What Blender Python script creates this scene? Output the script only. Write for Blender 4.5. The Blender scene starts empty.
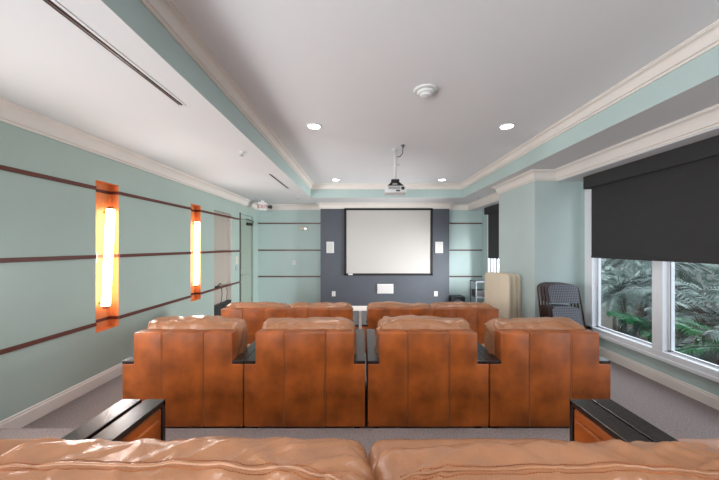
import bpy, bmesh, math, random
from mathutils import Vector, Matrix, noise
from mathutils.bvhtree import BVHTree
C = bpy.context.scene.collection
SC = bpy.context.scene
PI = math.pi

# ------------------------------------------------------------------ camera
H = 1.555                      # eye height over the middle floor
F = 305.0                      # focal length in pixels of a 719 px wide frame
cd = bpy.data.cameras.new('camera'); cam = bpy.data.objects.new('camera', cd); C.objects.link(cam)
cam.location = (0, 0, H); cam.rotation_euler = (PI/2, 0, 0)
cd.sensor_width = 36; cd.sensor_fit = 'HORIZONTAL'; cd.lens = 36*F/719
cd.shift_x = -2.5/719; cd.shift_y = 6.0/719; cd.clip_start = .02; cd.clip_end = 200
SC.camera = cam

# ------------------------------------------------------------------ world, big lights, exposure
W = bpy.data.worlds.new('world'); SC.world = W; W.use_nodes = True
bgn = W.node_tree.nodes['Background']
bgn.inputs[0].default_value = (.80, .90, 1.0, 1); bgn.inputs[1].default_value = 3.5
SC.view_settings.view_transform = 'Standard'; SC.view_settings.look = 'None'
SC.view_settings.gamma = 1; SC.view_settings.use_curve_mapping = False
SC.view_settings.exposure = 0.06
SC.cycles.max_bounces = 8; SC.cycles.diffuse_bounces = 5; SC.cycles.transparent_max_bounces = 12

def area(name, loc, aim, sx, sy, power, col=(1, 1, 1), spread=180):
    l = bpy.data.lights.new(name, 'AREA'); l.shape = 'RECTANGLE'; l.size = sx; l.size_y = sy
    l.energy = power; l.color = col; l.spread = math.radians(spread)
    o = bpy.data.objects.new(name, l); C.objects.link(o); o.location = loc
    o.rotation_euler = (Vector(aim)-Vector(loc)).to_track_quat('-Z', 'Y').to_euler()
    return o
area('added_left_fill', (-3.18, -1.6, 1.1), (1.0, 3.6, 2.2), 2.4, 1.15, 215, (.89, .95, 1))  # fill lamp at an added, unseen window in the left wall
# fill lamps outside two added, unseen windows behind the camera: side and rear
area('added_side_fill', (3.75, -.55, 1.45), (-2.4, 3.4, .1), 3.2, 1.7, 20, (.86, .94, 1), 60)
area('added_rear_fill', (-2.0, -5.0, 1.6), (-1.6, 3, 1.8), 1.7, 1.6, 90, (.92, .97, 1), 110)
area('daylight_far_window', (3.80, 6.75, .95), (0, 7.2, 1.0), 1.3, 1.0, 225, (.95, .98, 1), 120)

# ------------------------------------------------------------------ materials
def S2L(c):
    return tuple(((v/255)/12.92 if v/255 <= .04045 else ((v/255+.055)/1.055)**2.4) for v in c)
def mat(name, rgb, rough=.5, metal=0, spec=.5, var=0, scale=8, bump=0, bscale=60, emit=None, estr=0, coat=0, stretch=None):
    m = bpy.data.materials.new(name); m.use_nodes = True
    nt = m.node_tree; n = nt.nodes; p = n['Principled BSDF']; L = nt.links
    c = S2L(rgb)
    p.inputs['Base Color'].default_value = (*c, 1); p.inputs['Roughness'].default_value = rough
    p.inputs['Metallic'].default_value = metal; p.inputs['Specular IOR Level'].default_value = spec
    p.inputs['Coat Weight'].default_value = coat
    tc = n.new('ShaderNodeTexCoord')
    co = tc.outputs['Object']
    if stretch:
        mp = n.new('ShaderNodeMapping'); mp.inputs['Scale'].default_value = stretch
        L.new(co, mp.inputs[0]); co = mp.outputs[0]
    if var:
        t = n.new('ShaderNodeTexNoise'); t.inputs['Scale'].default_value = scale; t.inputs['Detail'].default_value = 6
        L.new(co, t.inputs['Vector'])
        r = n.new('ShaderNodeValToRGB'); r.color_ramp.elements[0].position = .3; r.color_ramp.elements[1].position = .7
        r.color_ramp.elements[0].color = (*[v*(1-var) for v in c], 1)
        r.color_ramp.elements[1].color = (*[min(1, v*(1+var)) for v in c], 1)
        L.new(t.outputs['Fac'], r.inputs[0]); L.new(r.outputs[0], p.inputs['Base Color'])
    if bump:
        t2 = n.new('ShaderNodeTexNoise'); t2.inputs['Scale'].default_value = bscale; t2.inputs['Detail'].default_value = 4
        L.new(co, t2.inputs['Vector'])
        b = n.new('ShaderNodeBump'); b.inputs['Strength'].default_value = bump; b.inputs['Distance'].default_value = .01
        L.new(t2.outputs['Fac'], b.inputs['Height']); L.new(b.outputs[0], p.inputs['Normal'])
    if emit:
        p.inputs['Emission Color'].default_value = (*emit, 1); p.inputs['Emission Strength'].default_value = estr
    return m
M = {}
M['teal'] = mat('teal_paint', (166, 184, 176), .28, spec=.45, var=.03, scale=1.5, bump=.03, bscale=150)
M['teal_matte'] = mat('teal_paint_matte', (178, 197, 194), .6, var=.02, scale=2)
M['pale'] = mat('pale_green_paint', (182, 197, 195), .55, var=.03, scale=2)
M['white'] = mat('ceiling_white', (228, 229, 231), .8, var=.01, scale=2)
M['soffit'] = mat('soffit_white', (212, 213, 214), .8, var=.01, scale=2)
M['trim'] = mat('cream_trim_paint', (226, 219, 212), .45, var=.02, scale=4)
M['wframe'] = mat('window_frame_white', (225, 228, 232), .4)
M['feature'] = mat('charcoal_blue_paint', (76, 80, 88), .6, var=.05, scale=2)
M['rail'] = mat('dark_cherry_wood', (92, 44, 34), .4, var=.25, scale=30, stretch=(6, .4, 6))
M['railb'] = mat('dark_walnut_wood', (96, 66, 56), .4, var=.25, scale=30, stretch=(.4, 6, 6))
M['copper'] = mat('orange_veneer', (214, 132, 78), .5, var=.12, scale=6, stretch=(4, 4, .4))
M['carpet'] = mat('grey_brown_carpet', (144, 132, 129), .95, spec=.1, var=.28, scale=90, bump=.8, bscale=260)
M['leather'] = mat('cognac_leather', (160, 82, 30), .38, spec=.45, var=.46, scale=5, bump=.12, bscale=220)
M['leather2'] = mat('soft_tan_leather', (168, 116, 82), .27, spec=.55, var=.10, scale=9, bump=.15, bscale=160)
M['espresso'] = mat('espresso_wood', (42, 34, 31), .25, spec=.6, var=.4, scale=40, bump=.1, bscale=40, stretch=(8, .5, 8))
M['thread'] = mat('tan_thread', (176, 122, 84), .6)
M['black'] = mat('black_plastic', (24, 24, 26), .45)
M['blackwood'] = mat('black_cabinet', (38, 36, 36), .4)
M['shade'] = mat('black_roller_fabric', (44, 43, 44), .75, var=.08, scale=3, bump=.1, bscale=300, stretch=(1, 1, 3))
M['plastic'] = mat('white_plastic', (214, 214, 212), .4)
M['grille'] = mat('speaker_grille', (198, 196, 194), .7, var=.03, scale=300)
M['screen'] = mat('projection_fabric', (184, 180, 176), .85)
M['velvet'] = mat('black_velvet_border', (26, 24, 26), .8)
M['metal'] = mat('brushed_metal', (170, 168, 165), .3, metal=.9)
M['brass'] = mat('brass', (180, 140, 90), .3, metal=.9)
M['tube'] = mat('glowing_glass', (255, 240, 220), .3, emit=(1, .82, .62), estr=11)
M['lamp'] = mat('lamp_lens', (255, 255, 250), .3, emit=(.96, .98, 1), estr=14)
M['door'] = mat('pale_sage_door_paint', (150, 163, 150), .45)
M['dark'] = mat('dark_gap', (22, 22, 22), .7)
M['greige'] = mat('greige_paint', (172, 164, 154), .6)
M['tablecream'] = mat('cream_plastic', (214, 200, 178), .5, var=.04, scale=6)
M['grayp'] = mat('grey_plastic', (92, 94, 102), .45)
M['bronze'] = mat('bronze_tube', (74, 56, 48), .4, metal=.6)
M['kgrey'] = mat('keypad_grey', (150, 156, 162), .4)
M['red'] = mat('sign_red', (170, 60, 60), .5)
M['leaf'] = mat('palm_leaf', (88, 106, 98), .35, spec=.7, var=.5, scale=5)
M['leafg'] = mat('fresh_palm_leaf', (30, 104, 58), .35, spec=.6, var=.2, scale=5)
M['trunk'] = mat('palm_trunk', (92, 82, 72), .9, var=.3, scale=20, bump=.6, bscale=30)
M['soil'] = mat('garden_soil', (96, 90, 80), .95, var=.3, scale=12)
M['hedge'] = mat('hedge_leaf', (84, 104, 92), .5, var=.5, scale=4)
M['wallout'] = mat('garden_wall_plaster', (170, 174, 172), .9)
# window glass: mostly clear
g = bpy.data.materials.new('window_glass'); g.use_nodes = True; nt = g.node_tree
nt.nodes.clear(); out = nt.nodes.new('ShaderNodeOutputMaterial'); mx = nt.nodes.new('ShaderNodeMixShader')
tr = nt.nodes.new('ShaderNodeBsdfTransparent'); gl = nt.nodes.new('ShaderNodeBsdfGlossy'); gl.inputs['Roughness'].default_value = .02
mx.inputs[0].default_value = .05
nt.links.new(tr.outputs[0], mx.inputs[1]); nt.links.new(gl.outputs[0], mx.inputs[2]); nt.links.new(mx.outputs[0], out.inputs[0])
M['glass'] = g
# perforated plastic: staggered dark holes
def perforated(name, rgb):
    m = mat(name, rgb, .45); nt = m.node_tree; n = nt.nodes; L = nt.links
    tc = n.new('ShaderNodeTexCoord'); v = n.new('ShaderNodeTexVoronoi'); v.inputs['Scale'].default_value = 42; v.inputs['Randomness'].default_value = .0
    L.new(tc.outputs['Object'], v.inputs['Vector'])
    r = n.new('ShaderNodeValToRGB'); r.color_ramp.elements[0].position = .34; r.color_ramp.elements[1].position = .42
    r.color_ramp.elements[0].color = (.012, .012, .014, 1); r.color_ramp.elements[1].color = (*S2L(rgb), 1)
    L.new(v.outputs['Distance'], r.inputs[0]); L.new(r.outputs[0], n['Principled BSDF'].inputs['Base Color'])
    return m
M['perf'] = perforated('perforated_grey_plastic', (112, 114, 124))

# ------------------------------------------------------------------ mesh helpers
def box(bm, x0, x1, y0, y1, z0, z1, bev=0, mi=0, seg=2, rot=None):
    r = bmesh.ops.create_cube(bm, size=1)
    vs = r['verts']
    c = Vector(((x0+x1)/2, (y0+y1)/2, (z0+z1)/2))
    for v in vs:
        v.co = Vector((v.co.x*(x1-x0), v.co.y*(y1-y0), v.co.z*(z1-z0)))
        if rot: v.co = rot @ v.co
        v.co += c
    fs = list({f for v in vs for f in v.link_faces})
    for f in fs: f.material_index = mi
    if bev:
        es = list({e for v in vs for e in v.link_edges})
        bmesh.ops.bevel(bm, geom=es, offset=bev, segments=seg, affect='EDGES', profile=.5, clamp_overlap=True)
def prism(bm, poly, a0, a1, axis='y', bev=0, mi=0, seg=2):
    """poly of 2D points extruded along an axis between a0 and a1"""
    def P(p, a):
        return {'y': (p[0], a, p[1]), 'x': (a, p[0], p[1]), 'z': (p[0], p[1], a)}[axis]
    A = [bm.verts.new(P(p, a0)) for p in poly]; B = [bm.verts.new(P(p, a1)) for p in poly]
    fs = [bm.faces.new(A), bm.faces.new(B[::-1])]
    n = len(poly)
    for i in range(n): fs.append(bm.faces.new((A[i], B[i], B[(i+1) % n], A[(i+1) % n])))
    for f in fs: f.material_index = mi
    bmesh.ops.recalc_face_normals(bm, faces=fs)
    if bev:
        es = list({e for f in fs for e in f.edges if e.calc_face_angle(0) > .3})
        bmesh.ops.bevel(bm, geom=es, offset=bev, segments=seg, affect='EDGES', profile=.5, clamp_overlap=True)
def tube(bm, pts, r, seg=10, cap=True, mi=0):
    pts = [Vector(p) for p in pts]; rings = []
    up = Vector((0, 0, 1)); n = len(pts)
    prev = None
    for i, p in enumerate(pts):
        t = (pts[min(i+1, n-1)]-pts[max(i-1, 0)]).normalized()
        a = (prev - t*prev.dot(t)) if prev else (up.cross(t) if abs(t.z) < .95 else Vector((1, 0, 0)).cross(t))
        a.normalize(); prev = a; b = t.cross(a)
        rr = r[i] if isinstance(r, (list, tuple)) else r
        rings.append([bm.verts.new(p+(a*math.cos(2*PI*k/seg)+b*math.sin(2*PI*k/seg))*rr) for k in range(seg)])
    for i in range(n-1):
        for k in range(seg):
            f = bm.faces.new((rings[i][k], rings[i][(k+1) % seg], rings[i+1][(k+1) % seg], rings[i+1][k])); f.smooth = True; f.material_index = mi
    if cap:
        bm.faces.new(rings[0][::-1]).material_index = mi; bm.faces.new(rings[-1]).material_index = mi
def lathe(bm, prof, cx, cy, seg=28, mi=0):
    rings = [[bm.verts.new((cx+r*math.cos(2*PI*k/seg), cy+r*math.sin(2*PI*k/seg), z)) for k in range(seg)] for r, z in prof]
    for i in range(len(rings)-1):
        for k in range(seg):
            f = bm.faces.new((rings[i][k], rings[i][(k+1) % seg], rings[i+1][(k+1) % seg], rings[i+1][k])); f.smooth = True; f.material_index = mi
    bm.faces.new(rings[0][::-1]).material_index = mi; bm.faces.new(rings[-1]).material_index = mi
def sweep(bm, prof, path, closed=True, side=1):
    """prof: (out, z) points; path: XY points; out goes to the given side of travel; mitred corners"""
    n = len(path); P = [Vector(p) for p in path]; rings = []
    for i in range(n):
        def nrm(a, b):
            d = (b-a).normalized(); return Vector((-d.y, d.x))*side
        if closed or 0 < i < n-1:
            n0 = nrm(P[(i-1) % n], P[i]); n1 = nrm(P[i], P[(i+1) % n])
            m = (n0+n1); m = m/m.dot(n0) if m.length > 1e-6 else n0
        else:
            m = nrm(P[0], P[1]) if i == 0 else nrm(P[-2], P[-1])
        rings.append([bm.verts.new((P[i].x+m.x*d, P[i].y+m.y*d, z)) for d, z in prof])
    k = len(prof); last = n if closed else n-1; fs = []
    for i in range(last):
        A, B = rings[i], rings[(i+1) % n]
        for j in range(k):
            fs.append(bm.faces.new((A[j], A[(j+1) % k], B[(j+1) % k], B[j])))
    if not closed: fs += [bm.faces.new(rings[0]), bm.faces.new(rings[-1][::-1])]
    bmesh.ops.recalc_face_normals(bm, faces=fs)
def new(): return bmesh.new()
def obj(name, bm, m, parent=None, smooth=False, sharp=35):
    me = bpy.data.meshes.new(name)
    bmesh.ops.recalc_face_normals(bm, faces=bm.faces[:]) if name.startswith('wall_') is False and False else None
    bm.to_mesh(me); bm.free()
    for mm in (m if isinstance(m, (list, tuple)) else [m]): me.materials.append(M[mm])
    if smooth:
        for p in me.polygons: p.use_smooth = True
        if sharp:
            me.set_sharp_from_angle(angle=math.radians(sharp))
    o = bpy.data.objects.new(name, me); C.objects.link(o); o.parent = parent
    return o
def tag(o, label, cat, group=None):
    o['label'] = label; o['category'] = cat
    if group: o['group'] = group
    return o
def thing(name, label, cat, loc=(0, 0, 0), rotz=0, group=None):
    o = bpy.data.objects.new(name, None); C.objects.link(o); o.empty_display_size = .1
    o.location = loc; o.rotation_euler = (0, 0, rotz)
    return tag(o, label, cat, group)
def struct(name, bm, m, smooth=False):
    o = obj(name, bm, m, smooth=smooth); o['kind'] = 'structure'; return o
def dup(root, loc, rot=None, label=None):
    r = root.copy(); C.objects.link(r); r.location = loc
    if rot: r.rotation_euler = rot
    if label: r['label'] = label
    for ch in list(root.children):
        c = ch.copy(); C.objects.link(c); c.parent = r
        for gg in ch.children:
            d = gg.copy(); C.objects.link(d); d.parent = c
    return r

# ------------------------------------------------------------------ room dimensions
XL, XR, XH, XC = -2.93, 3.39, 3.02, 2.685    # left wall, window wall, header face, column face
YB, YF, YN = 8.60, 8.30, -4.60               # far wall, feature wall face, rear wall
ZS, ZC = H+1.165, H+1.49                     # soffit, tray ceiling
TX0, TX1, TY0, TY1 = -1.237, 2.426, -3.8, 7.35
ST = .21; Y1, Y2s = 2.25, 4.44               # step height, step edges
YC0, YC1 = 4.73, 5.98                        # column

# floor: three carpeted levels
b = new()
prism(b, [(YN-.1, -.5), (YB+.1, -.5), (YB+.1, -ST), (Y2s, -ST), (Y2s, 0), (Y1, 0), (Y1, ST), (YN-.1, ST)], XL-.1, XR+.1, 'x')
struct('floor', b, 'carpet')

# ceiling with tray
b = new()
box(b, XL-.2, XR+.2, YN-.2, YB+.2, ZC, ZC+.1, mi=0)
for x0, x1, y0, y1 in ((XL-.1, TX0, YN-.1, YB+.1), (TX1, XR+.1, YN-.1, YB+.1), (TX0, TX1, YN-.1, TY0), (TX0, TX1, TY1, YB+.1)):
    v = [b.verts.new(p) for p in ((x0, y0, ZS), (x1, y0, ZS), (x1, y1, ZS), (x0, y1, ZS))]
    f = b.faces.new(v[::-1]); f.material_index = 1
for (xa, ya), (xb, yb) in (((TX0, TY0), (TX0, TY1)), ((TX0, TY1), (TX1, TY1)), ((TX1, TY1), (TX1, TY0)), ((TX1, TY0), (TX0, TY0))):
    f = b.faces.new([b.verts.new(p) for p in ((xa, ya, ZS), (xb, yb, ZS), (xb, yb, ZC), (xa, ya, ZC))]); f.material_index = 2
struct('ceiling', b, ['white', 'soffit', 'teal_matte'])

# left wall: grid of boxes round the openings
RZ0, RZ1 = .596, 2.284
OPEN = [(-2.9, -.3, .45, 1.75, None), (1.49, 1.81, RZ0, RZ1, .106), (3.353, 3.675, RZ0, RZ1, .106), (5.217, 5.54, RZ0, RZ1, .106), (6.04, 6.85, -ST, 2.27, .09), (7.33, 8.22, -ST, 2.34, None)]
b = new()
y = YN
for (a, c, z0, z1, d) in OPEN:
    box(b, XL-.2, XL, y, a, -.5, ZS)
    if z0 > 0: box(b, XL-.2, XL, a, c, -.5, z0)
    box(b, XL-.2, XL, a, c, z1, ZS)
    if d:
        box(b, XL-.2, XL-d, a, c, z0, z1, mi=(2 if c > 6 else 1))
        e = .004; mi = 2 if c > 6 else 1
        if mi == 1:
            box(b, XL-d, XL-.001, c-e, c, z0, z1, mi=mi); box(b, XL-d, XL-.001, a, a+e, z0, z1, mi=mi)
            box(b, XL-d, XL-.001, a, c, z0, z0+e, mi=mi); box(b, XL-d, XL-.001, a, c, z1-e, z1, mi=mi)
        else:
            box(b, XL-d, XL-.001, c-e, c, -ST, z1, mi=3)
    y = c
box(b, XL-.2, XL, y, YB+.1, -.5, ZS)
struct('wall_left', b, ['teal', 'copper', 'greige', 'trim'])
# far wall and feature wall
b = new(); box(b, XL-.2, XR+.2, YB, YB+.1, -.5, ZS); struct('wall_back', b, 'teal_matte')
b = new(); box(b, -1.13, 2.374, YF, YB, -ST, ZS); struct('wall_feature', b, 'feature')
# rear wall (behind the camera) with an opening for the added window
b = new()
box(b, XL-.2, -2.85, YN-.1, YN, -.5, ZS); box(b, -.95, XR+.2, YN-.1, YN, -.5, ZS)
box(b, -2.85, -.95, YN-.1, YN, -.5, .8); box(b, -2.85, -.95, YN-.1, YN, 2.45, ZS)
struct('wall_rear', b, 'teal_matte')
# right wall with window openings: (y0,y1)
WIN = [(1.55, 4.60), (-2.2, 1.15), (6.10, 8.17)]
SILL, HEAD = .30, 2.45
b = new()
for a, c in ((YN, -2.2), (1.15, 1.55), (4.60, YC0+.02), (5.9, 6.10), (8.17, YB)):
    box(b, XR, XR+.15, a, c, -.5, ZS)
for a, c in WIN:
    box(b, XR, XR+.15, a, c, -.5, SILL); box(b, XR, XR+.15, a, c, HEAD, ZS)
struct('wall_right', b, 'teal_matte')
b = new(); box(b, XC, XR+.15, YC0, YC1, -ST, ZS); struct('wall_column', b, 'pale')
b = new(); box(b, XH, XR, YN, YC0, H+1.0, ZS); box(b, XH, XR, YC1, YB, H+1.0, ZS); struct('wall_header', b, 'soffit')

# crown mouldings
def crown(d, h, z):
    pr = [(-.02, z), (d, z), (d, z-.010), (d-.008, z-.012), (d-.008, z-.020), (d-.016, z-.024)]
    x0, z0, x1, z1 = d-.018, z-.026, .028, z-h+.028
    for k in range(1, 8):
        a = k/8*PI/2
        pr.append((x0-(x0-x1)*math.sin(a)*1.0, z0-(z0-z1)*(1-math.cos(a))))
    pr += [(.028, z-h+.024), (.014, z-h+.020), (.014, z-h), (-.02, z-h)]
    return pr
b = new()
loop = [(XL, YN), (XL, YB), (-1.13, YB), (-1.13, YF), (2.374, YF), (2.374, YB), (XH, YB), (XH, YC1), (XC, YC1), (XC, YC0), (XH, YC0), (XH, YN)]
sweep(b, crown(.10, .152, ZS), loop, True, -1)
struct('trim_1', b, 'trim', smooth=True)
b = new()
sweep(b, crown(.08, .125, ZC), [(TX0, TY0), (TX0, TY1), (TX1, TY1), (TX1, TY0)], True, -1)
struct('trim_2', b, 'trim', smooth=True)

# baseboards
def bb(z, h=.135): return [(0, z), (.016, z), (.016, z+h-.03), (.010, z+h-.022), (.010, z+h-.006), (.004, z+h), (0, z+h)]
b = new()
sweep(b, bb(ST), [(XL, YN), (XL, Y1)], False, -1); sweep(b, bb(0), [(XL, Y1), (XL, Y2s)], False, -1)
sweep(b, bb(-ST), [(XL, Y2s), (XL, 6.04)], False, -1); sweep(b, bb(-ST), [(XL, 6.85), (XL, 7.33)], False, -1)
struct('baseboard_left', b, 'trim')
b = new(); sweep(b, bb(-ST), [(XL, YB), (-1.13, YB), (-1.13, YF), (2.374, YF), (2.374, YB), (XR, YB)], False, -1); struct('baseboard_back', b, 'trim')
b = new()
sweep(b, bb(0, .125), [(XR, YC0), (XR, Y1)], False, -1); sweep(b, bb(ST, .125), [(XR, Y1), (XR, YN)], False, -1)
sweep(b, bb(-ST), [(XR, YB), (XR, YC1), (XC, YC1), (XC, YC0)], False, -1); sweep(b, bb(0), [(XC, YC0), (XR, YC0)], False, -1)
struct('baseboard_right', b, 'trim')

# wooden rails on the left wall and the far wall
n = 3
for z in (H+.637, H-.118, H-.860):
    b = new()
    for a, c in ((-.3, 1.49), (1.81, 3.353), (3.675, 5.217), (5.54, 7.33)):
        box(b, XL, XL+.014, a, c, z-.020, z+.020, bev=.003)
    for (a, c, z0, z1, d) in OPEN[1:4]:
        box(b, XL-d, XL-d+.006, a+.004, c-.004, z-.018, z+.018); box(b, XL-d, XL, c-.010, c-.004, z-.018, z+.018)
    struct('trim_%d' % n, b, 'rail'); n += 1
    b = new()
    box(b, XL, -1.13, YB-.014, YB, z-.019, z+.019, bev=.003); box(b, 2.374, XR, YB-.014, YB, z-.019, z+.019, bev=.003)
    struct('trim_%d' % n, b, 'railb'); n += 1

# windows: frames, mullions, panes
def window(idx, y0, y1, muls, x=XR):
    muls = sorted(muls)
    t = bpy.data.objects.new('window_%d' % idx, None); C.objects.link(t); t['kind'] = 'structure'
    b = new(); fw = .055; fj = .15 if idx == 1 else .055
    xa, xb = x-.035, x+.10
    box(b, xa, xb, y0, y1, SILL, SILL+.075, bev=.004); box(b, xa, xb, y0, y1, HEAD-fw, HEAD, bev=.004)
    box(b, xa, xb, y0, y0+fw, SILL, HEAD, bev=.004); box(b, xa, xb, y1-fj, y1, SILL, HEAD, bev=.004)
    box(b, x-.05, x, y0-.02, y1+.02, SILL-.03, SILL+.012, bev=.006)
    for m in muls: box(b, xa+.003, xb, m-.062, m+.062, SILL+.06, HEAD-.04)
    e = [y0+fw]+[v for m in muls for v in (m-.062, m+.062)]+[y1-fj]
    for i in range(0, len(e), 2):
        a, c = e[i], e[i+1]
        for q in ((a, a+.03), (c-.03, c)): box(b, x+.03, x+.075, q[0], q[1], SILL+.07, HEAD-fw)
        box(b, x+.03, x+.075, a, c, SILL+.06, SILL+.095)
        box(b, x+.027, x+.03, a+.028, a+.034, SILL+.09, HEAD-fw, mi=1); box(b, x+.027, x+.03, c-.034, c-.028, SILL+.09, HEAD-fw, mi=1)
        box(b, x+.027, x+.03, a+.03, c-.03, SILL+.093, SILL+.099, mi=1)
        p = new(); box(p, x+.050, x+.056, a+.02, c-.02, SILL+.08, HEAD-fw)
        obj('pane', p, 'glass', t)
    obj('window_frame', b, ['wframe', 'black'], t)
window(1, *WIN[0], muls=[3.47, 2.45])
window(2, *WIN[1], muls=[.2, -1.0])  # unseen window added behind the camera to let in more light
window(3, *WIN[2], muls=[7.6, 6.9])
# unseen rear window, added to light the seats from behind
t = bpy.data.objects.new('window_4', None); C.objects.link(t); t['kind'] = 'structure'
b = new()
for a in (-2.85, -1.93, -1.01): box(b, a, a+.06, YN-.08, YN, .8, 2.45)
box(b, -2.85, -.95, YN-.08, YN, .8, .86); box(b, -2.85, -.95, YN-.08, YN, 2.39, 2.45); obj('window_frame', b, 'wframe', t)
b = new(); box(b, -2.8, -1.0, YN-.05, YN-.045, .85, 2.4); obj('pane', b, 'glass', t)

# unseen window added in the left wall to light the room from there
t = bpy.data.objects.new('window_5', None); C.objects.link(t); t['kind'] = 'structure'
b = new()
for a in (-2.9, -1.63, -.36): box(b, XL-.12, XL+.02, a, a+.06, .45, 1.75)
box(b, XL-.12, XL+.02, -2.9, -.3, .45, .51); box(b, XL-.12, XL+.02, -2.9, -.3, 1.69, 1.75); obj('window_frame', b, 'wframe', t)
b = new(); box(b, XL-.06, XL-.055, -2.85, -.35, .5, 1.7); obj('pane', b, 'glass', t)

# door in the left wall near the far corner
t = bpy.data.objects.new('door_1', None); C.objects.link(t); t['kind'] = 'structure'; t.location = (XL-.045, 8.20, -ST)
t.rotation_euler = (0, 0, math.radians(-2.0))
b = new(); box(b, -.04, 0, -.74, 0, .01, 2.44, bev=.003)
for z0, z1 in ((.25, 1.05), (1.2, 2.2)):
    box(b, 0, .006, -.62, -.12, z0, z1, bev=.003)
obj('door_leaf', b, 'door', t)
b = new(); tube(b, [(0, -.68, 1.05), (.05, -.68, 1.05), (.055, -.58, 1.05)], .011, 8); lathe(b, [(.001, 1.02), (.028, 1.022), (.028, 1.078), (.001, 1.08)], .006, -.68, 16); obj('door_handle', b, 'metal', t)
b = new(); box(b, .0, .06, -.34, -.04, 2.30, 2.37, bev=.006); tube(b, [(.05, -.1, 2.35), (.16, -.25, 2.40), (.03, -.40, 2.46)], .010, 6); obj('door_closer', b, 'black', t)
b = new()
for z in (.25, 1.2, 2.15): tube(b, [(.004, .0, z), (.004, .0, z+.1)], .012, 8)
obj('hinge', b, 'metal', t)
b = new(); box(b, XL-.6, XL-.55, 7.2, 8.4, -.5, 2.5); box(b, XL-.6, XL-.2, 7.2, 7.25, -.5, 2.5); box(b, XL-.6, XL-.2, 8.3, 8.35, -.5, 2.5); box(b, XL-.6, XL-.2, 7.2, 8.35, 2.35, 2.4); struct('wall_corridor', b, 'dark')  # near-black walls: the dark beyond the ajar door put into their colour
b = new(); box(b, XL-.06, XL+.012, 7.30, 7.345, -ST, 2.36, bev=.003); struct('trim_9', b, 'dark')  # dark strip painted in for the shaded gap beside the door leaf
b = new(); box(b, XL-.12, XL-.05, 7.345, 8.22, 2.235, 2.34); struct('trim_10', b, 'teal')

# ------------------------------------------------------------------ seating
def puff(bm, cx, cy, cz, w, d, h, n=(60, 20, 24), rad=.9, wr=.006, seed=0, fl=.0, sag=0, lean=0, dome=.02):
    """soft cushion: box with a constant-radius roll round its edges, gently domed, with leather folds"""
    cache = {}
    nx, ny, nz = n
    A = Vector((w/2, d/2, h/2)); R = min(A)*rad
    def ease(t):        # denser samples near the ends
        return math.sin(t*PI/2)*.45+t*.55
    def V(i, j, k):
        key = (i, j, k)
        if key in cache: return cache[key]
        P = Vector((ease(2*i/nx-1)*A.x, ease(2*j/ny-1)*A.y, ease(2*k/nz-1)*A.z))
        Q = Vector([max(-(A[q]-R), min(A[q]-R, P[q])) for q in range(3)])
        dv = P-Q; nr = dv.normalized() if dv.length > 1e-9 else Vector((0, 0, 1))
        p = Q+nr*R
        u = p.x/A.x; s = p.z/A.z
        # swelling towards the middle of the cushion
        p.z += (1 if s > 0 else 0)*dome*(1-abs(u)**2.5)*max(0, s)
        p.y += nr.y*dome*.8*(1-abs(u)**3)*(1-abs(s)**2)
        sx = math.copysign(1, p.x)
        e = max(0, abs(u)-.45)/.55
        q1 = Vector((p.x*7+p.y*5+seed*7.3, p.y*3-p.x*1.0, p.z*2+seed*3.1))
        q2 = Vector((p.x*13-(p.y-p.z)*(15 if seed < 13 or True else 0)-sx*e*6*(p.y+p.z), (p.y-p.z)*2, seed*5+2))
        f1 = (1-abs(noise.noise(q1))*2.6); f2 = max(0, 1-abs(noise.noise(q2))*4)**1.5*1.6
        f3 = noise.noise(Vector((p.x*30+p.y*22, p.y*8+p.z*9, seed*2)))
        disp = wr*(.75*f1+(.45+1.1*e)*f2*.7+.35*f3)
        p += nr*disp
        if fl: p.z += fl*noise.noise(Vector((p.x*2.7+seed*4.7, 1.3, seed)))*max(0, s)
        p.z -= sag*max(0, s)*(1-abs(u)**2)
        p.y += lean*s*h/2
        cache[key] = bm.verts.new((cx+p.x, cy+p.y, cz+p.z)); return cache[key]
    def quad(a, b_, c, d_):
        f = bm.faces.new((a, b_, c, d_)); f.smooth = True
    for i in range(nx):
        for j in range(ny):
            quad(V(i, j, 0), V(i, j+1, 0), V(i+1, j+1, 0), V(i+1, j, 0)); quad(V(i, j, nz), V(i+1, j, nz), V(i+1, j+1, nz), V(i, j+1, nz))
        for k in range(nz):
            quad(V(i, 0, k), V(i+1, 0, k), V(i+1, 0, k+1), V(i, 0, k+1)); quad(V(i, ny, k), V(i, ny, k+1), V(i+1, ny, k+1), V(i+1, ny, k))
    for j in range(ny):
        for k in range(nz):
            quad(V(0, j, k), V(0, j, k+1), V(0, j+1, k+1), V(0, j+1, k)); quad(V(nx, j, k), V(nx, j+1, k), V(nx, j+1, k+1), V(nx, j, k+1))

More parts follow.
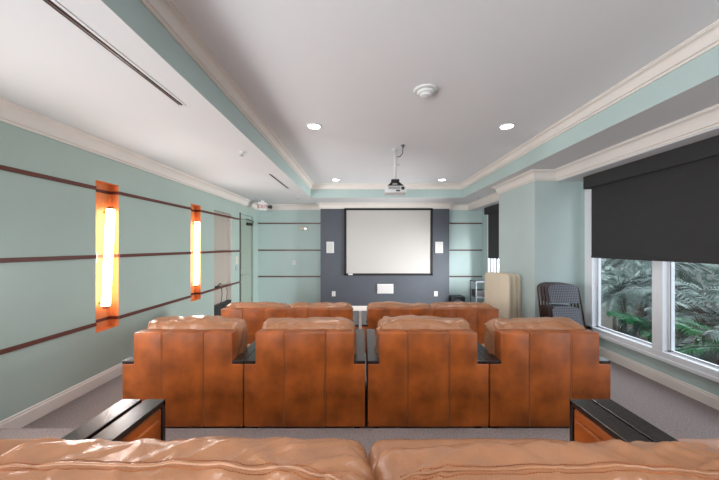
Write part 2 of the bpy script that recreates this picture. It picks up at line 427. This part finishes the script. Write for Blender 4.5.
AW = .095
def make_seating(name, label, cat, W, seats, seams, loc, group, seed=0, hires=False, L=.987, ptop=.895):
    t = thing(name, label, cat, loc, 0, group)
    hw = W/2; ZA = .575; ZB = .833; T = .13
    # rear shell cut into sewn panels
    xs = [-hw]+seams+[hw]
    b = new()
    for i in range(len(xs)-1):
        a, c = xs[i]+.0012, xs[i+1]-.0012
        if i == 0 and len(xs) > 2: poly = [(a, .05), (c, .05), (c, ZB), (-hw+AW, ZB), (-hw+AW, ZA), (a, ZA)]
        elif i == len(xs)-2: poly = [(a, .05), (c, .05), (c, ZA), (hw-AW, ZA), (hw-AW, ZB), (a, ZB)]
        else: poly = [(a, .05), (c, .05), (c, ZB), (a, ZB)]
        prism(b, poly, 0, T, 'y', bev=.012 if i in (0, len(xs)-2) else .008, seg=3)
    obj('back_shell', b, 'leather', t, smooth=True, sharp=50)
    b = new()
    for x in seams: box(b, x-.0012, x+.0012, -.0012, .03, .06, ZB-.006)
    obj('back_seam', b, 'thread', t)
    # base
    b = new(); box(b, -hw+AW, hw-AW, T, L-.06, .06, .27, bev=.012); obj('seat_base', b, 'leather', t, smooth=True)
    inner = W-2*AW; cw = inner/seats
    for s in range(seats):
        cx = -inner/2+cw*(s+.5)
        b = new(); puff(b, cx, (T+.12+L-.03)/2, .352, cw-.004, L-.03-T-.12, .19, n=(44, 36, 10), rad=.8, wr=.003, seed=seed+s*2.3, dome=.012)
        obj('seat_cushion', b, 'leather2', t, smooth=True, sharp=0)
        b = new()
        n_ = (150, 40, 40) if hires else (64, 18, 20)
        puff(b, cx, T+.125, (.44+ptop-.02)/2, cw+(-.006 if hires else .0), .25, ptop-.02-.44, n=n_, rad=.62, wr=.0085 if hires else .0115, seed=seed+s*3.7+1, fl=.03, lean=-.05, dome=.022)
        pil = obj('back_pillow', b, 'leather2', t, smooth=True, sharp=0)
        # welt seam and stitches running along the top of the pillow, laid on its surface
        b = new(); yy = T+.125-(.035 if hires else .10)
        bvh = BVHTree.FromPolygons([v.co for v in pil.data.vertices], [tuple(p.vertices) for p in pil.data.polygons])
        pts = []; N = 110 if hires else 40
        for k in range(N+1):
            q = k/N*2-1
            x = cx+q*(cw/2-.05); y_ = yy-.014*q+.010*noise.noise(Vector((q*3, seed, s)))-.03*abs(q)**6
            hit = bvh.ray_cast(Vector((x, y_, 2)), Vector((0, 0, -1)))[0]
            if hit: pts.append(hit+Vector((0, 0, .0005)))
        tube(b, pts, .0045 if hires else .004, 6)
        obj('welt_seam', b, 'leather2', pil)
        if hires:
            for off in (-.014, .012):
                st = new()
                for k in range(2, len(pts)-3, 1):
                    p0 = pts[k]; hit = bvh.ray_cast(Vector((p0.x, p0.y+off, 2)), Vector((0, 0, -1)))[0]
                    if hit: box(st, hit.x-.0027, hit.x+.0027, hit.y-.0009, hit.y+.0009, hit.z-.001, hit.z+.0012)
                obj('stitching', st, 'leather', pil)
    for sx in (-1, 1):
        x0, x1 = (sx*hw, sx*(hw-AW)); x0, x1 = min(x0, x1), max(x0, x1)
        b = new(); box(b, x0+.004, x1-.004, T, L-.022, .05, ZA-.006, bev=.010)
        # stuffed inset panel on the inner side
        xi = x1 if sx < 0 else x0
        box(b, xi-.012, xi+.008 if sx < 0 else xi+.012, T+.03, L-.05, .09, ZA-.045, bev=.009, seg=3)
        a = obj('arm', b, 'leather', t, smooth=True, sharp=50)
        b = new(); box(b, x0, x1, .004, L, ZA+.001, ZA+.026, bev=.003); box(b, x0, x1, L-.022, L, .05, ZA+.02, bev=.003)
        obj('arm_cap', b, 'espresso', a)
    for fx in (-hw+.07, hw-.07):
        for fy in (.08, L-.12):
            b = new(); prism(b, [(fx-.02, 0), (fx+.02, 0), (fx+.03, .06), (fx-.03, .06)], fy-.03, fy+.03, 'y'); obj('foot', b, 'espresso', t)
    return t

Y_MID = 2.53; G2 = 'single recliners in the middle row'
sm = [-.41+.23*0, 0]
chairs = [(-1.49, 'cognac leather single recliner nearest the teal left wall, middle row', 0.0),
          (-.4775, 'cognac leather single recliner, second from the left in the middle row', 1.7),
          (.552, 'cognac leather single recliner, third from the left in the middle row', 3.1),
          (1.565, 'cognac leather single recliner nearest the big window, rightmost of middle row', 4.6)]
for x, lab, sd in chairs:
    make_seating('recliner', lab, 'armchair', 1.008, 1, [-.172, .172], (x, Y_MID, 0), G2, seed=sd)
Y_FR = 4.50; inner = 1.935; W2 = inner+2*AW
sl = [-inner/2+inner*k/6 for k in range(1, 6)]
make_seating('loveseat', 'far cognac leather two-seat sofa, left one facing the projection screen', 'sofa', W2, 2, sl, (-1.12, Y_FR, -ST), 'two-seat sofas in the front row', seed=8.2, ptop=.872)
make_seating('loveseat', 'far cognac leather two-seat sofa, right one beside the folded tables', 'sofa', W2, 2, sl, (1.055, Y_FR, -ST), 'two-seat sofas in the front row', seed=9.9, ptop=.872)
Y_NR = .498
make_seating('loveseat', 'closest tan leather two-seat sofa filling the bottom edge of the view', 'sofa', W2+.03, 2, sl, (.027, Y_NR, ST), None, seed=12.4, hires=True, ptop=.820)
make_seating('recliner', 'nearest row single recliner left of the closest sofa, only its dark arm cap showing', 'armchair', 1.008, 1, [-.172, .172], (.027-W2/2-.015-.504-.020, Y_NR, ST), 'single recliners in the nearest row', seed=14)
make_seating('recliner', 'nearest row single recliner right of the closest sofa, by the window', 'armchair', 1.008, 1, [-.172, .172], (.027+W2/2+.015+.504+.012, Y_NR, ST), 'single recliners in the nearest row', seed=15)

# ------------------------------------------------------------------ screen wall
sx0, sx1, sz0, sz1 = -.481, 1.920, H-.797, H+1.025
t = thing('projection_screen', 'large black-bordered projection screen on the charcoal wall', 'projection screen', ((sx0+sx1)/2, YF, sz0))
hwid = (sx1-sx0)/2; hh = sz1-sz0
b = new(); fw = .06
box(b, -hwid, hwid, -.035, 0, hh-.055, hh, bev=.004); box(b, -hwid, hwid, -.035, 0, 0, .055, bev=.004)
box(b, -hwid, -hwid+fw, -.035, 0, 0, hh, bev=.004); box(b, hwid-fw, hwid, -.035, 0, 0, hh, bev=.004)
obj('screen_frame', b, 'velvet', t)
b = new(); box(b, -hwid+.05, hwid-.05, -.02, -.005, .05, hh-.05); obj('screen_fabric', b, 'screen', t)
b = new(); box(b, -hwid+.11, -hwid+.23, -.042, -.03, .012, .05, bev=.003); obj('pull_tab', b, 'plastic', t)
def wall_speaker(x0, x1, z0, z1, lab, grp=None):
    t = thing('wall_speaker', lab, 'speaker', ((x0+x1)/2, YF, z0), 0, grp); w = (x1-x0)/2; h = z1-z0
    b = new(); box(b, -w, w, -.02, 0, 0, h, bev=.004); obj('speaker_frame', b, 'plastic', t)
    b = new(); box(b, -w+.02, w-.02, -.026, -.018, .02, h-.02, bev=.003); obj('speaker_grille', b, 'grille', t)
wall_speaker(-.966, -.765, H-.19, H+.115, 'small upright white in-wall speaker left of the screen', 'in-wall speakers beside the screen')
wall_speaker(1.985, 2.200, H-.19, H+.115, 'small upright white in-wall speaker right of the screen', 'in-wall speakers beside the screen')
wall_speaker(.408, .851, H-1.29, H-1.034, 'wide white in-wall speaker centred below the screen')
def plate(name, lab, cat, loc, w, h, rotz=0, kind='outlet', grp=None):
    t = thing(name, lab, cat, loc, rotz, grp)
    b = new(); box(b, -w/2, w/2, -.008, 0, -h/2, h/2, bev=.002); obj('cover_plate', b, {'thermostat': 'tablecream', 'wall_keypad': 'kgrey'}.get(name, 'plastic'), t)
    if kind == 'outlet':
        for z in (-h*.22, h*.22): b = new(); box(b, -w*.22, w*.22, -.011, -.007, z-h*.14, z+h*.14, bev=.001); obj('socket', b, 'grille', t)
    else:
        b = new(); box(b, -w*.12, w*.12, -.016, -.007, -h*.16, h*.16, bev=.001); obj('switch_lever', b, 'grille', t)
    return t
plate('wall_outlet', 'white outlet plate low on the charcoal wall, left side', 'outlet', (-.77, YF, H-1.30), .095, .135, grp='outlet plates on the charcoal wall')
plate('wall_outlet', 'white outlet plate low on the charcoal wall, right side', 'outlet', (2.01, YF, H-1.30), .095, .135, grp='outlet plates on the charcoal wall')
plate('light_switch', 'small white switch plate on the far teal wall between the lower rails', 'light switch', (-1.915, YB, H-.47), .085, .13, kind='switch')
# thermostat pair beside the door (left wall)
plate('thermostat', 'cream thermostat plate above the grey keypad, left of the door', 'thermostat', (XL, 7.12, H-.33), .13, .17, rotz=PI/2, kind='switch')
plate('wall_keypad', 'small grey keypad plate under the thermostat, left of the door', 'keypad', (XL, 7.12, H-.52), .12, .10, rotz=PI/2, kind='outlet')
# twin-head sensor on far wall
t = thing('motion_sensor', 'small cream sensor with round lens under top rail of far wall', 'sensor', (-1.64, YB, H+.50))
b = new(); box(b, -.10, .06, -.05, 0, -.05, .05, bev=.02, seg=3); obj('sensor_body', b, 'tablecream', t, smooth=True)
b = new(); tube(b, [(.055, -.0, -.01), (.06, -.08, -.02)], .038, 16); obj('sensor_lens', b, 'metal', t)

# exit sign in the far left corner
t = thing('exit_sign', 'small exit sign with red letters on soffit above the door corner', 'exit sign', (-2.57, 7.85, ZS-.245), math.radians(42))
b = new(); box(b, -.125, .125, -.03, .03, 0, .205, bev=.006); obj('sign_housing', b, 'plastic', t)
b = new(); box(b, -.05, .05, -.02, .02, .2, .245); obj('sign_mount', b, 'plastic', t)
fc = bpy.data.curves.new('t', 'FONT'); fc.body = 'EXIT'; fc.size = .125; fc.extrude = .003; fc.align_x = 'CENTER'
fo = bpy.data.objects.new('t', fc); C.objects.link(fo); bpy.context.view_layer.update()
me = bpy.data.meshes.new_from_object(fo.evaluated_get(bpy.context.evaluated_depsgraph_get()))
bpy.data.objects.remove(fo); me.materials.clear(); me.materials.append(M['red'])
lt = bpy.data.objects.new('sign_lettering', me); C.objects.link(lt); lt.parent = t; lt.rotation_euler = (PI/2, 0, 0); lt.location = (-.0, -.034, .05)
b = new(); tube(b, [(.16, .0, .12), (.18, -.03, .10), (.20, -.09, .09)], [.02, .045, .05], 14); obj('lamp_head', b, 'black', t)

# ------------------------------------------------------------------ left wall sconces
SCONCE = 19
for i, (yc, lab) in enumerate(((3.56, 'glowing glass tube sconce in the nearer copper-lined wall slot'), (5.46, 'glowing glass tube sconce in the farther copper-lined wall slot'), (1.70, 'glowing glass tube sconce just out of view beside the closest sofa'))):
    t = thing('tube_sconce', lab, 'wall lamp', (XL-.106, yc, H-.69), 0, 'tube sconces in the left wall slots')
    lean = .035 if i == 0 else .02
    p0, p1 = Vector((.075, -lean, .0)), Vector((.075, lean, 1.12))
    b = new(); tube(b, [p0.lerp(p1, k/6) for k in range(7)], .043, 20); obj('glass_tube', b, 'tube', t)
    l = bpy.data.lights.new('sconce_glow', 'AREA'); l.shape = 'RECTANGLE'; l.size = 1.08; l.size_y = .07; l.energy = SCONCE; l.color = (.96, .98, 1)
    lo = bpy.data.objects.new('sconce_glow', l); C.objects.link(lo); lo.location = (XL+.016, yc, H-.13); lo.rotation_euler = (0, -PI/2, 0)
    b = new(); tube(b, [p1-Vector((0, 0, .005)), p1+Vector((0, .001, .03))], .030, 16); obj('end_cap', b, 'brass', t)
    b = new(); tube(b, [p0-Vector((0, .001, .03)), p0+Vector((0, 0, .005))], .030, 16); obj('end_cap', b, 'brass', t)
    for q in (.03, .97):
        b = new(); pp = p0.lerp(p1, q); box(b, .0, .05, pp.y-.012, pp.y+.012, pp.z-.010, pp.z+.010); obj('bracket', b, 'brass', t)
    b = new(); box(b, .002, .035, -.17, -.10, .50, .62, bev=.004); obj('junction_box', b, 'plastic', t)

# left niche: black cabinet, cords, small device
t = thing('media_cabinet', 'low black cabinet set in the greige niche of left wall', 'cabinet', (XL-.02, 6.445, -ST))
b = new(); box(b, -.065, .018, -.40, .395, .0, .56, bev=.004); obj('cabinet_body', b, 'blackwood', t)
b = new(); box(b, .018, .026, -.38, -.005, .03, .54, bev=.003); obj('door', b, 'blackwood', t)
b = new(); box(b, .018, .026, .005, .38, .03, .54, bev=.003); obj('door', b, 'blackwood', t)
b = new()
box(b, XL+.002, XL+.05, 6.06, 6.20, H-.84, H-.80, bev=.004); tube(b, [(XL+.03, 6.12, H-.81), (XL+.04, 6.2, H-.76), (XL+.04, 6.28, H-.79)], .010, 6)
tag(obj('wall_device', b, 'black'), 'small black device perched on lowest rail at the niche', 'device')
for k, yy in enumerate((6.32, 6.56)):
    b = new(); tube(b, [(XL+.02, yy, H-.87), (XL+.028, yy+.01, H-1.0), (XL+.022, yy-.02, H-1.15), (XL+.01, yy-.03, H-1.204)], .006, 6)
    tag(obj('cable', b, 'black'), ('thin cord hanging in the niche, the one nearer the camera' if k == 0 else 'thin cord hanging in the niche, the one nearer the door'), 'cable', 'cords hanging in the niche')

# ------------------------------------------------------------------ ceiling fittings
for i, (y0, y1, lab) in enumerate(((.95, 2.52, 'long dark slot diffuser in left soffit nearest the camera'), (4.92, 6.16, 'shorter looking dark slot diffuser in left soffit near far wall'))):
    t = thing('slot_diffuser', lab, 'air vent', (-1.49, (y0+y1)/2, ZS), 0, 'slot diffusers in the left soffit'); hl = (y1-y0)/2
    b = new()
    for s in (-1, 1): box(b, s*.028-.009, s*.028+.009, -hl, hl, -.004, .0)
    for s in (-1, 1): box(b, -.034, .034, s*hl-.008, s*hl+.008, -.004, 0)
    obj('diffuser_frame', b, 'soffit', t)
    b = new(); box(b, -.019, .019, -hl, hl, -.003, .0); obj('slot_gap', b, 'dark', t)
    b = new(); box(b, -.004, .004, -hl, hl, -.006, -.001); obj('deflector', b, 'rail', t)
for k, (x, yy, z, lab) in enumerate(((-1.49, 3.78, ZS, 'tiny sprinkler head in left soffit between the two slots'), (-1.52, 7.25, ZS, 'tiny sprinkler head in left soffit beyond the farther slot'), (2.70, 7.10, ZS, 'tiny sprinkler head in right soffit near the far window'))):
    t = thing('sprinkler_head', lab, 'sprinkler', (x, yy, z-.05), 0, 'sprinkler heads')
    b = new(); lathe(b, [(.012, .03), (.014, .042), (.035, .046), (.036, .05)], 0, 0, 18); obj('escutcheon', b, 'plastic', t, smooth=True)
    b = new(); lathe(b, [(.024, 0), (.024, .004), (.008, .008), (.008, .035)], 0, 0, 14); obj('deflector', b, 'metal', t, smooth=True)
dl = [(-.596, 3.79, 'nearer left'), (1.80, 3.79, 'nearer right'), (-.593, 6.85, 'farther left'), (1.80, 6.85, 'farther right'), (-.596, .7, None), (1.8, .7, None)]  # last two are unseen beams without fittings, added for brightness
for x, yy, w in dl:
    if w:
        t = thing('downlight', 'glowing recessed round downlight in tray ceiling, %s one' % w, 'ceiling light', (x, yy, ZC), 0, 'recessed downlights')
        b = new(); lathe(b, [(.098, 0), (.098, -.006), (.080, -.010), (.074, -.006), (.074, 0)], 0, 0, 32); obj('trim_ring', b, 'plastic', t, smooth=True)
        b = new(); lathe(b, [(.072, -.001), (.072, -.009), (.001, -.012)], 0, 0, 32); obj('lens', b, 'lamp', t, smooth=True)
    l = bpy.data.lights.new('downlight_beam', 'SPOT'); l.energy = 60; l.spot_size = math.radians(130); l.spot_blend = .9; l.shadow_soft_size = .07; l.color = (.94, .97, 1)
    o = bpy.data.objects.new('downlight_beam', l); C.objects.link(o); o.location = (x, yy, ZC-.03)
t = thing('smoke_detector', 'round white tiered detector near the middle of tray ceiling', 'smoke detector', (.61, 2.913, ZC))
b = new(); lathe(b, [(.115, 0), (.115, -.012), (.108, -.018), (.085, -.020)], 0, 0, 36); obj('detector_base', b, 'plastic', t, smooth=True)
b = new(); lathe(b, [(.082, -.018), (.080, -.038), (.062, -.045), (.058, -.043), (.050, -.060), (.03, -.066), (.001, -.067)], 0, 0, 36); obj('detector_cap', b, 'plastic', t, smooth=True)

# projector on its pole
t = thing('projector', 'small white projector hanging upside down from the tray ceiling pole', 'projector', (.51, 4.70, ZC))
pz = H+.80-ZC
b = new(); lathe(b, [(.055, 0), (.055, -.012), (.03, -.018), (.03, -.03)], 0, 0, 24); tube(b, [(0, 0, -.0), (0, 0, -.50)], .022, 16)
tube(b, [(-.07, 0, -.235), (.07, 0, -.235)], .010, 8); obj('ceiling_pole', b, 'plastic', t)
b = new()
box(b, -.06, .06, -.05, .05, -.52, -.47, bev=.004); box(b, -.09, .09, -.08, .08, pz+.108, pz+.135, bev=.004)
for sx in (-1, 1):
    for sy in (-1, 1): tube(b, [(sx*.03, sy*.03, -.50), (sx*.12, sy*.09, pz+.10)], .013, 8)
tube(b, [(.02, -.03, -.5), (.07, -.06, -.55), (-.02, -.07, -.58), (.06, -.08, pz+.11)], .014, 6)
tube(b, [(-.04, -.04, -.5), (-.08, -.05, -.56), (.0, -.09, -.57), (-.06, -.08, pz+.11)], .014, 6)
obj('mount_bracket', b, 'black', t)
b = new()
prism(b, [(-.135, pz+.105), (.135, pz+.105), (.155, pz+.075), (.165, pz+.03), (.15, pz), (-.15, pz), (-.165, pz+.03), (-.155, pz+.075)], -.13, .13, 'y', bev=.008)
obj('projector_body', b, 'plastic', t, smooth=True)
b = new()
for k in range(12): box(b, -.11+k*.015, -.104+k*.015, -.134, -.128, pz+.05, pz+.09)
box(b, .08, .125, -.134, -.128, pz+.045, pz+.09); obj('vent_grille', b, 'black', t)
b = new(); tube(b, [(.08, .12, pz+.055), (.08, .155, pz+.055)], .035, 18); obj('lens', b, 'black', t)
b = new(); box(b, .0, .06, -.134, -.12, pz+.02, pz+.04, bev=.003); obj('foot', b, 'black', t)
b = new()
tube(b, [(.54, 4.69, ZC-.12), (.58, 4.66, ZC-.125), (.61, 4.58, ZC-.10), (.605, 4.52, ZC-.04), (.62, 4.50, ZC-.012)], .007, 8)
lathe(b, [(.03, ZC), (.03, ZC-.012), (.012, ZC-.02), (.012, ZC-.045)], .605, 4.50, 16)
tag(obj('power_cable', b, 'grayp'), 'short looping cable from ceiling socket to projector pole', 'cable')

# ------------------------------------------------------------------ roller shades
def shade(y0, y1, zb, lab, vy1):
    t = thing('roller_shade', lab, 'blind', (3.2, (y0+y1)/2, zb), 0, 'black roller blinds'); hl = (y1-y0)/2; yc = (y0+y1)/2
    b = new(); box(b, .068, .076, -hl, hl, 0, H+.95-zb); obj('shade_fabric', b, 'shade', t)
    b = new(); box(b, .060, .084, -hl, hl, -.012, .018, bev=.005); obj('bottom_bar', b, 'shade', t)
    b = new(); box(b, .0, .012, -hl, vy1-yc, H+.822-zb, H+.997-zb, bev=.002); box(b, .0, .16, vy1-yc-.012, vy1-yc, H+.822-zb, H+.997-zb, bev=.002); obj('valance', b, 'shade', t)
shade(1.58, 4.345, H-.155, 'wide black roller blind half lowered over the big near window', 4.41)
shade(6.12, 7.90, H-.30, 'black roller blind on the far window beyond the column', 7.99)

# ------------------------------------------------------------------ folded tables beside the column
def folded_table(loc, rot, lab):
    t = thing('folding_table', lab, 'folding table', loc, rot, 'folded tables leaning by the column')
    def rr(w0, w1, z0, z1, r=.07, n=7):
        pts = []
        for cx, cz, a0 in ((w1-r, z1-r, 0), (w0+r, z1-r, PI/2), (w0+r, z0+r, PI), (w1-r, z0+r, 1.5*PI)):
            for k in range(n+1):
                a = a0+PI/2*k/n; pts.append((cx+r*math.cos(a), cz+r*math.sin(a)))
        return pts
    b = new(); prism(b, rr(-.29, .29, 0, 1.29), -.008, .008, 'y', bev=.004, seg=2); obj('tabletop', b, 'tablecream', t, smooth=True)
    b = new(); prism(b, rr(-.275, .275, .01, 1.28), .009, .015, 'y'); obj('hinge_gap', b, 'dark', t)
    b = new(); prism(b, rr(-.29, .29, 0, 1.29), .016, .032, 'y', bev=.004, seg=2); obj('tabletop', b, 'tablecream', t, smooth=True)
    return t
ang = math.atan2(-.55, .19)
folded_table((2.345, 5.31, -ST), ang, 'cream folding table folded upright by the column, foremost of three')
folded_table((2.445, 5.335, -ST), ang, 'cream folding table folded upright by the column, middle of three')
folded_table((2.530, 5.365, -ST), ang, 'cream folding table folded upright by the column, against the column')

# ------------------------------------------------------------------ folded chairs leaning on the column
def folding_chair(lab):
    t = thing('folding_chair', lab, 'folding chair', (0, 0, 0), 0, 'folded chairs leaning by the column')
    def arch(w, z0, z1, r, y):
        pts = [(-w, y, z0)]
        for k in range(13):
            a = PI-PI*k/12; pts.append((w*math.copysign(abs(math.cos(a))**.55, math.cos(a)), y, z1-r+r*math.sin(a)**.8))
        return pts+[(w, y, z0)]
    b = new(); tube(b, arch(.225, 0, 1.03, .10, 0), .012, 8); obj('front_frame', b, 'bronze', t)
    b = new(); tube(b, [(-.20, .03, 0), (-.19, .028, .70), (.19, .028, .70), (.20, .03, 0)], .011, 8); tube(b, [(-.2, .03, .15), (.2, .03, .15)], .009, 8); obj('rear_frame', b, 'bronze', t)
    def panel(w0, w1, z0, z1, r, y0, y1):
        pts = [(-w0, z0), (w0, z0)]
        for k in range(13):
            a = PI*k/12; pts.append((w1*math.copysign(abs(math.cos(a))**.5, math.cos(a)), z1-r+r*math.sin(a)))
        bb_ = new(); prism(bb_, pts, y0, y1, 'y', bev=.004); return bb_
    obj('backrest', panel(.20, .205, .76, 1.035, .07, -.022, .004), ['perf'], t)
    obj('seat_panel', panel(.19, .185, .30, .715, .06, -.020, .008), ['perf'], t)
    return t
c0 = folding_chair('grey perforated folding chair, front one of the leaning stack')
c0.location = (2.88, 4.16, 0); c0.rotation_euler = (math.radians(-15), 0, math.radians(-4))
for k, w in enumerate(('second from the front', 'third from the front', 'rearmost, next to the column')):
    dup(c0, (2.88-(k+1)*.014, 4.16+(k+1)*.060, 0), (math.radians(-15+0.8*(k+1)), 0, math.radians(-4)), 'grey perforated folding chair of leaning stack, %s' % w)

# subwoofer and metal stand in the far right corner
t = thing('subwoofer', 'black box subwoofer on the floor in far right corner', 'speaker', (2.58, 8.35, -ST))
b = new(); box(b, -.19, .19, -.16, .2, 0, .40, bev=.01); obj('speaker_cabinet', b, 'black', t)
b = new(); tube(b, [(0, -.16, .2), (0, -.175, .2)], .135, 28); tube(b, [(0, -.17, .2), (0, -.18, .2)], .05, 20); obj('speaker_cone', b, 'grayp', t)
t = thing('equipment_rack', 'dark open metal rack beside far window, behind folded tables', 'rack', (3.10, 7.95, -ST))
b = new()
for sx in (-.2, .2):
    for sy in (-.2, .2): box(b, sx-.014, sx+.014, sy-.014, sy+.014, 0, .86)
obj('post', b, 'grayp', t)
for z in (.10, .45, .84):
    b = new(); box(b, -.21, .21, -.21, .21, z, z+.025, bev=.003); obj('shelf', b, 'grayp', t)
b = new(); box(b, -.18, .18, -.18, .18, .475, .62, bev=.006); obj('drawer', b, 'blackwood', t)

# ------------------------------------------------------------------ garden outside
b = new(); box(b, XR+.15, 14, -6, 14, -.35, -.25); o = struct('ground_garden', b, 'soil')
b = new(); box(b, 9.0, 9.2, -6, 14, -.3, 2.2); struct('wall_garden', b, 'wallout')
random.seed(4)
def frond(L, droop, bm, nl=34, lw=.016, ll=.26):
    pts = []
    for k in range(15):
        s = k/14; pts.append(Vector((L*s*math.cos(.5*s), 0, L*(.75*s-droop*s*s))))
    tube(bm, pts, [.010*(1-.8*k/14) for k in range(15)], 4)
    for k in range(3, nl):
        s = k/nl; i = min(13, int(s*14)); f = s*14-i; p = pts[i].lerp(pts[i+1], f); d = (pts[i+1]-pts[i]).normalized()
        l = ll*math.sin(PI*min(1, .12+s*.88))**.6
        for sg in (-1, 1):
            side = (Vector((0, sg, 0))*.85+d*.55+Vector((0, 0, .12*math.cos(k)))).normalized()
            tip = p+side*l-Vector((0, 0, .05+.05*s)); mid = p+side*l*.5+Vector((0, 0, .01)); w = d*lw
            a = bm.verts.new(p); e = bm.verts.new(mid+w); c = bm.verts.new(tip); g_ = bm.verts.new(mid-w)
            bm.faces.new((a, e, c, g_))
meshes = []
for L, dr in ((1.5, .75), (1.25, .55), (1.0, .95)):
    bm = new(); frond(L, dr, bm); me = bpy.data.meshes.new('frond'); bm.to_mesh(me); bm.free(); me.materials.append(M['leaf']); meshes.append(me)
bm = new(); frond(.95, .5, bm, nl=26, lw=.022, ll=.24); mg = bpy.data.meshes.new('frond'); bm.to_mesh(mg); bm.free(); mg.materials.append(M['leafg'])
def palm(loc, h, n, lab, green=False, sc=1):
    t = thing('palm_plant', lab, 'palm', loc, random.random()*6, 'palms outside the near window')
    b = new(); tube(b, [(0, 0, 0), (.02, .01, h*.5), (0, 0, h)], [.12, .10, .09], 12); obj('trunk', b, 'trunk', t)
    for k in range(n):
        me = mg if green else meshes[k % 3]
        o = bpy.data.objects.new('frond', me); C.objects.link(o); o.parent = t
        o.location = (0, 0, h); s = sc*random.uniform(.8, 1.1); o.scale = (s, s, s)
        o.rotation_euler = (random.uniform(-.4, .4), random.uniform(-.45, .7), k*2.399+random.uniform(-.2, .2))
palm((5.0, 5.9, -.25), .9, 34, 'grey-green palm outside, seen in left part of the near window')
palm((5.3, 4.4, -.25), .7, 36, 'dense grey-green palm behind the middle mullion of near window')
palm((4.9, 3.0, -.25), .75, 34, 'arching grey-green palm outside the right pane of near window')
palm((6.3, 6.9, -.25), 1.5, 34, 'tall pale palm farther out, top left behind the window panes')
palm((6.4, 3.9, -.25), 1.6, 36, 'tall pale palm farther out, behind the right pane')
palm((4.6, 4.75, -.25), .45, 8, 'bright green small palm close to the glass of left pane', True, .8)
palm((4.35, 3.55, -.25), .62, 9, 'bright green small palm close to the glass of right pane', True, .8)
palm((5.9, 9.6, -.25), 1.0, 26, 'palm outside the far window beyond the column')
# shrub backdrop: uncountable leaves
b = new()
for k in range(5200):
    y = random.uniform(0, 12); z = random.uniform(-.2, 2.3+.35*math.sin(y*1.7)); x = random.uniform(7.2, 8.6)
    a = random.uniform(0, 2*PI); s = random.uniform(.07, .16); u = Vector((random.gauss(0, 1), random.gauss(0, 1), random.gauss(0, 1))).normalized(); v = u.orthogonal().normalized()
    p = Vector((x, y, z)); b.faces.new([b.verts.new(q) for q in (p-u*s, p+v*s*.4, p+u*s, p-v*s*.4)])
o = obj('shrubbery', b, 'hedge'); o['kind'] = 'stuff'; o['label'] = 'dense dark leafy shrubbery filling the garden behind the palms'; o['category'] = 'shrubbery'
